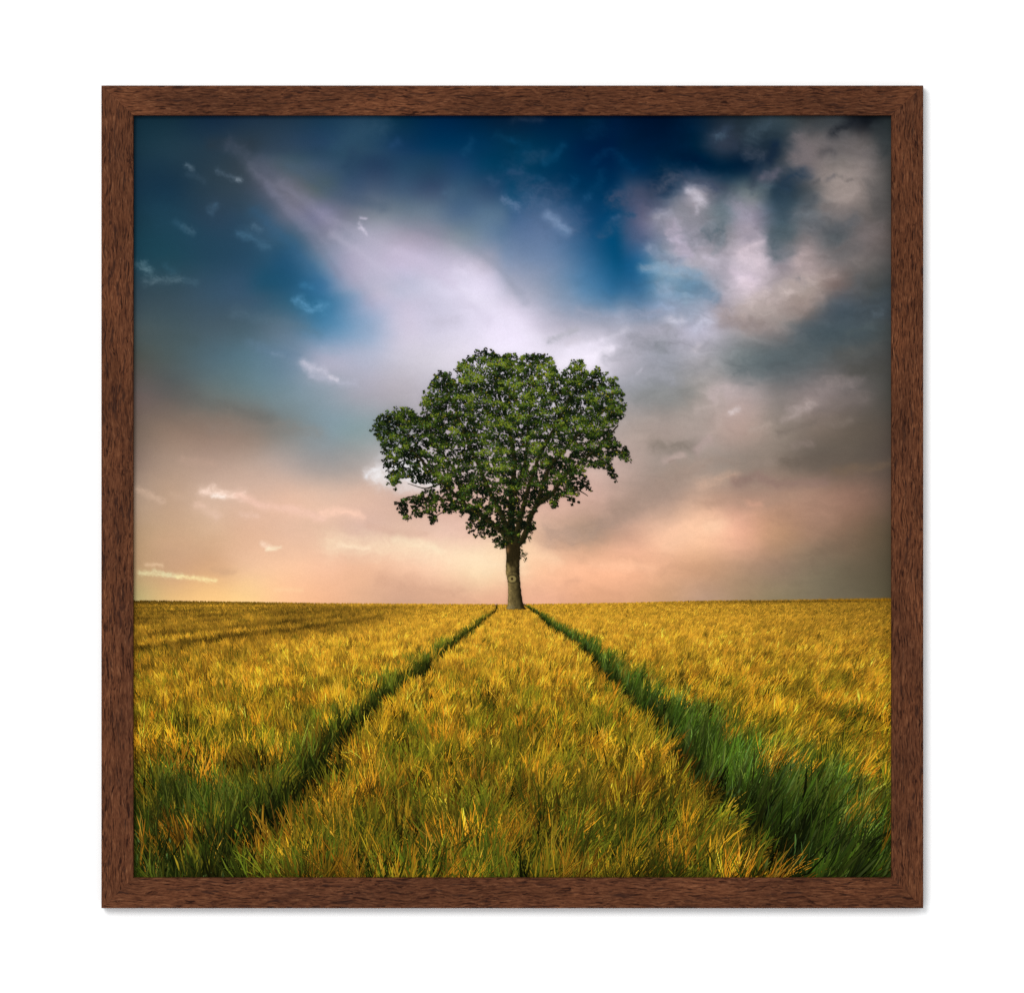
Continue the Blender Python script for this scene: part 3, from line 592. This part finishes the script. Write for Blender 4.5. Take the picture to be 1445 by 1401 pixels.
def make_tree():
    Vs, Fs, Cs = [], [], []; off = 0
    def add(vx, vy, dep, colr, faces):
        """vx, vy (n,k); dep (n,); colr (n,k,3); all polygons as quads"""
        nonlocal off
        n, k = vx.shape
        Vs.append(np.stack([X(vx), np.broadcast_to(-(SHEET + dep)[:, None], vx.shape), Z(vy)], -1).reshape(-1, 3))
        Cs.append(np.broadcast_to(colr, (n, k, 3)).reshape(-1, 3))
        Fs.append(((np.arange(n) * k)[:, None, None] + faces[None] + off).reshape(-1, 4)); off += n * k
    # limbs
    def strip(pts, w0, w1, dep, c_l, c_r, wob=.35, seed=0):
        pts = np.array(pts, float)
        s = np.concatenate([[0], np.cumsum(np.hypot(*np.diff(pts, axis=0).T))])
        q = np.linspace(0, s[-1], max(int(s[-1] / 2.5), 4))
        # smooth the polyline a little
        xx = np.interp(q, s, pts[:, 0]); yy = np.interp(q, s, pts[:, 1])
        for _ in range(4):
            xx[1:-1] = (xx[:-2] + 2 * xx[1:-1] + xx[2:]) / 4; yy[1:-1] = (yy[:-2] + 2 * yy[1:-1] + yy[2:]) / 4
        xx += perlin(q / 9, q * 0 + seed, seed) * wob * 2
        f = q / s[-1]; w = w0 + (w1 - w0) * f ** .75
        tx, ty = np.gradient(xx), np.gradient(yy); ln = np.hypot(tx, ty) + 1e-9
        nx, ny = -ty / ln, tx / ln
        if nx.mean() > 0: nx, ny = -nx, -ny
        K = 4
        fr = np.linspace(-.5, .5, K)
        gx_ = xx[:, None] + nx[:, None] * -fr * -1 * w[:, None]; gy_ = yy[:, None] + ny[:, None] * fr * w[:, None]
        gx_ = xx[:, None] - (-nx[:, None]) * 0 + np.abs(nx[:, None]) * fr * w[:, None]
        gy_ = yy[:, None] + (-ny[:, None]) * fr * w[:, None] * np.sign(np.abs(nx[:, None]) + 1e-9)
        n = len(q)
        cc = (c_l + (c_r - c_l) * (fr + .5)[None, :, None]) * (1 + .25 * perlin(gx_ / 1.6, gy_ / 5, 60 + seed))[..., None]
        idx = np.arange(n * K).reshape(n, K)
        F = np.stack([idx[:-1, :-1], idx[1:, :-1], idx[1:, 1:], idx[:-1, 1:]], -1).reshape(-1, 4)
        nonlocal off
        Vs.append(np.stack([X(gx_), np.full_like(gx_, -(SHEET + dep)), Z(gy_)], -1).reshape(-1, 3))
        Cs.append(cc.reshape(-1, 3)); Fs.append(F + off); off += n * K
    for i, (p, w0, w1) in enumerate(LIMBS):
        strip(p, w0 * 1.08, w1, (.00082 if i in (0, 1, 3, 4, 6) else .00062) + .000004 * i, hexrgb('342e17'), hexrgb('17160b'), .5, i + 1)
    # trunk as a small grid between its two edges
    ty = np.array([772,778,785,792.5,800,809,818,829,840,850,856,859.5]); 
    tl = np.array([713.5,714,714.5,714.3,713.8,713.8,716,717,717,716.6,716,714.5]); tr = np.array([733,734.5,734,733,732.8,733,733.6,734.6,736,737.6,739.5,743])
    yy = np.linspace(766, 859.5, 90); l = np.interp(yy, ty, tl) + .5 * perlin(yy / 5, yy * 0, 11); r = np.interp(yy, ty, tr) + .5 * perlin(yy / 5, yy * 0 + 3, 12)
    K = 26; fr = np.linspace(0, 1, K)
    gx_ = l[:, None] + (r - l)[:, None] * fr; gy_ = np.broadcast_to(yy[:, None], gx_.shape).copy()
    gy_[-1] += perlin(gx_[-1] / 3, gx_[-1] * 0, 2) * 1.2
    lightc, midc, darkc = hexrgb('806d42'), hexrgb('594c2c'), hexrgb('1f190d')
    f = fr[None, :] + .12 * perlin(gx_ / 5, gy_ / 9, 3)
    cc = lightc + (midc - lightc) * sstep(.1, .5, f)[..., None]; cc = cc + (darkc - cc) * sstep(.55, .98, f)[..., None]
    topd = sstep(806, 790, gy_ + 8 * perlin(gx_ / 5, gy_ / 8, 9))
    cc = cc + (hexrgb('251e0f') - cc) * (topd * .92)[..., None]
    patchy = np.exp(-((gx_ - 716.5) / 2.6) ** 2 - ((gy_ - 776) / 4.5) ** 2); cc = cc + (hexrgb('7a5a38') - cc) * (patchy * .85)[..., None]
    cc = cc + (hexrgb('9a9070') - cc) * (sstep(852, 858, gy_) * .35 * sstep(.7, .2, f))[..., None]
    cc = cc * (1 + .30 * fbm(gx_ / 2.0, gy_ / 5, 33, 3) + .22 * fbm(gx_ / 1.3, gy_ / 1.6, 37, 2))[..., None]
    crease = np.exp(-((gy_ - 806.5 - .09 * (gx_ - 724) ** 2 * .5) / 1.1) ** 2) * sstep(716, 719, gx_); cc = cc * (1 - .25 * crease)[..., None]
    rr = np.hypot((gx_ - 722.8) / 6.2, (gy_ - 817) / 5.2)
    ring = sstep(.98, .78, rr); cc = cc + (hexrgb('998752') - cc) * (ring * .75)[..., None]
    rim = np.exp(-((rr - 1.1) / .14) ** 2); cc = cc * (1 - .35 * rim)[..., None]
    hole = sstep(1, .5, np.hypot((gx_ - 722.6) / 2.0, (gy_ - 816.8) / 2.6)); cc = cc + (hexrgb('22140c') - cc) * hole[..., None]
    idx = np.arange(gx_.size).reshape(gx_.shape)
    Fs.append(np.stack([idx[:-1, :-1], idx[1:, :-1], idx[1:, 1:], idx[:-1, 1:]], -1).reshape(-1, 4) + off)
    Vs.append(np.stack([X(gx_), np.full_like(gx_, -(SHEET + .00095)), Z(gy_)], -1).reshape(-1, 3)); Cs.append(cc.reshape(-1, 3)); off += gx_.size
    # leaves in clumps
    cxs, cys = [], []
    cand = np.stack([rng.uniform(520, 895, 9000), rng.uniform(488, 780, 9000)], 1)
    cand = cand[inside(OUTLINE, cand[:, 0], cand[:, 1])]
    keep = []
    for p in cand:
        if all((p[0] - q[0]) ** 2 + (p[1] - q[1]) ** 2 > 7.5 ** 2 for q in keep): keep.append(p)
    K = np.array(keep); nin = len(K)
    # short sprigs that break the outline
    e = []
    for (ax, ay), (bx_, by_) in zip(OUTLINE, np.roll(OUTLINE, -1, 0)):
        ln_ = math.hypot(bx_ - ax, by_ - ay); nx_, ny_ = (by_ - ay) / ln_, -(bx_ - ax) / ln_
        for q in np.arange(rng.uniform(0, 8), ln_, 8.0):
            o_ = rng.uniform(-3.5, 2.4); e.append((ax + (bx_ - ax) * q / ln_ + nx_ * o_, ay + (by_ - ay) * q / ln_ + ny_ * o_))
    K = np.concatenate([K, np.array(e)])
    nc = len(K)
    crad = np.where(np.arange(nc) < nin, rng.uniform(5.5, 9, nc), rng.uniform(1.4, 3.0, nc))
    per_c = np.where(np.arange(nc) < nin, 92, 8)
    top = sstep(740, 520, K[:, 1])
    cbright = np.clip(.22 + .27 * top + .72 * fbm(K[:, 0] / 34, K[:, 1] / 28, 14, 3) + rng.normal(0, .13, nc), 0, 1)
    cbright += .22 * np.exp(-((K[:, 0] - 706) / 20) ** 2 - ((K[:, 1] - 660) / 34) ** 2)
    cbright -= .25 * np.exp(-((K[:, 0] - 715) / 60) ** 2 - ((K[:, 1] - 735) / 40) ** 2)
    cbright -= .15 * np.exp(-((K[:, 0] - 800) / 40) ** 2 - ((K[:, 1] - 715) / 30) ** 2)
    ci = np.repeat(np.arange(nc), per_c); m = len(ci)
    ang = rng.random(m) * 2 * np.pi; rad = np.sqrt(rng.random(m))
    dx = np.cos(ang) * rad; dy = np.sin(ang) * rad
    x = K[ci, 0] + dx * crad[ci] * 1.15; y = K[ci, 1] + dy * crad[ci]
    hole = fbm(x / 13, y / 11, 123, 2) + .34 * perlin(x / 4.6, y / 4.2, 127)
    low = sstep(560, 690, y)
    thr = .53 - .19 * low - .06 * np.exp(-((x - 600) / 50) ** 2 - ((y - 650) / 45) ** 2)
    rd = np.hypot(x - 715, y - 645) + 1e-6
    ok = inside(OUTLINE, x + (x - 715) / rd * 2 + rng.normal(0, 1.2, m), y + (y - 645) / rd * 2 + rng.normal(0, 1.2, m)) & (hole < thr) | (ci >= nin)
    x, y, ci, dx, dy, hole = x[ok], y[ok], ci[ok], dx[ok], dy[ok], hole[ok]; thr = thr[ok]; m = len(x)
    relief = fbm(x / 24, y / 20, 66, 2); relief = fbm(x / 24, (y + 5) / 20, 66, 2) - relief
    b = cbright[ci] - .04 - 1.0 * relief + .16 * (ci >= nin) * sstep(640, 540, y) + (-dy) * .20 + (-dx) * .05 + rng.normal(0, .14, m) - .22 * sstep(.12, 0, thr - hole)
    rank = b + rng.normal(0, .35, m)
    pal = np.array([hexrgb(h) for h in ('0c120a', '151f0d', '202e10', '2e3d13', '425217', '596a1e', '77842b')])
    bi = np.clip(b, 0, .999) * (len(pal) - 1); i0 = np.floor(bi).astype(int)
    c = pal[i0] + (pal[np.minimum(i0 + 1, len(pal) - 1)] - pal[i0]) * (bi - i0)[:, None]
    tz = rng.random(m); teal = (tz < .10)
    c = np.where(teal[:, None], c * .5 + hexrgb('2f4a3a') * (.25 + .6 * np.clip(b, 0, 1))[:, None], c)
    c = np.where((tz > .985)[:, None], hexrgb('a09a2a') * (.6 + .4 * np.clip(b, 0, 1))[:, None], c)
    c = np.where(((tz > .962) & (tz < .985))[:, None], hexrgb('5a4a18') * (.5 + .6 * np.clip(b, 0, 1))[:, None], c)
    back = rng.random(m) < .34; c = np.where(back[:, None], pal[0] + (pal[2] - pal[0]) * rng.random(m)[:, None], c); rank = np.where(back, rank - 3, rank)
    ln = rng.uniform(1.7, 3.5, m); wd = ln * rng.uniform(.42, .72, m)
    a = rng.random(m) * 2 * np.pi
    shape = np.array([(-.5, 0), (-.18, -.48), (.2, -.42), (.5, .02), (.22, .46), (-.15, .4)])
    px = x[:, None] + ln[:, None] * shape[:, 0] * np.cos(a)[:, None] - wd[:, None] * shape[:, 1] * np.sin(a)[:, None]
    py = y[:, None] + ln[:, None] * shape[:, 0] * np.sin(a)[:, None] + wd[:, None] * shape[:, 1] * np.cos(a)[:, None]
    order = np.argsort(rank); dep = np.empty(m); dep[order] = np.linspace(.00032, .0013, m)
    grad = 1 + .22 * shape[:, 0][None, :] * np.sign(-np.sin(a))[:, None]
    add(px, py, dep, np.clip(c[:, None, :] * grad[..., None], 0, 255), np.array([[0, 1, 2, 5], [5, 2, 3, 4]]))
    # loose leaves hanging at the foot of the crown and by the trunk
    sx, sy = [], []
    for (qx, qy, n_, r_) in [(738,783,14,4),(736,776,6,3),(746,748,16,5),(741,791,6,3),(748,757,6,3),(706,770,12,4),(700,766,10,4),(752,742,6,3),(716,768,5,2),(740,765,4,2)]:
        sx.append(rng.normal(qx, r_ * .6, n_)); sy.append(rng.normal(qy, r_ * .7, n_))
    x = np.concatenate(sx); y = np.concatenate(sy); m = len(x)
    ln = rng.uniform(1.8, 3.6, m); wd = ln * .55; a = rng.random(m) * 6.28
    px = x[:, None] + ln[:, None] * shape[:, 0] * np.cos(a)[:, None] - wd[:, None] * shape[:, 1] * np.sin(a)[:, None]
    py = y[:, None] + ln[:, None] * shape[:, 0] * np.sin(a)[:, None] + wd[:, None] * shape[:, 1] * np.cos(a)[:, None]
    c = pal[rng.integers(1, 4, m)]
    add(px, py, np.linspace(.00131, .00134, m), np.broadcast_to(c[:, None, :], (m, 6, 3)), np.array([[0, 1, 2, 5], [5, 2, 3, 4]]))
    o = build('printed_tree', np.concatenate(Vs), np.concatenate(Fs), np.concatenate(Cs), INK, paper)
    o['label'] = 'printed lone leafy green tree with a pale knot on its trunk'
    return nc

print('blades', make_wheat(), 'clumps', make_tree())

# ---------------------------------------------------------------- light
w = bpy.data.worlds.new('World'); scene.world = w; w.use_nodes = True
bg = w.node_tree.nodes['Background']; bg.inputs['Color'].default_value = (.975, .99, 1, 1); bg.inputs['Strength'].default_value = .92
ld = bpy.data.lights.new('key_light', 'AREA'); ld.shape = 'SQUARE'; ld.size = 1.5; ld.energy = 121; ld.color = (1, .99, .975)  # soft area key lamp from the upper left, not a window
lo = bpy.data.objects.new('key_light', ld); col.objects.link(lo)
lo.location = (-1.15, -4.2, 1.35)
from mathutils import Vector
lo.rotation_euler = (Vector((0, 0, 0)) - lo.location).to_track_quat('-Z', 'Y').to_euler()

# ---------------------------------------------------------------- camera
cam = bpy.data.cameras.new('camera'); co = bpy.data.objects.new('camera', cam); col.objects.link(co)
DIST = 4.0
co.location = (0, -(DIST + FRAME_D), 0); co.rotation_euler = (math.pi / 2, 0, 0)
cam.sensor_fit = 'HORIZONTAL'; cam.angle = 2 * math.atan(1445 * S / 2 / DIST); cam.clip_start = .1; cam.clip_end = 50
scene.camera = co
vs = scene.view_settings; vs.view_transform = 'Standard'; vs.look = 'None'; vs.exposure = 0; vs.gamma = 1; vs.use_curve_mapping = False
scene.render.filter_size = 1.1
scene.cycles.use_denoising = False
scene.cycles.use_adaptive_sampling = False
scene.cycles.max_bounces = 3
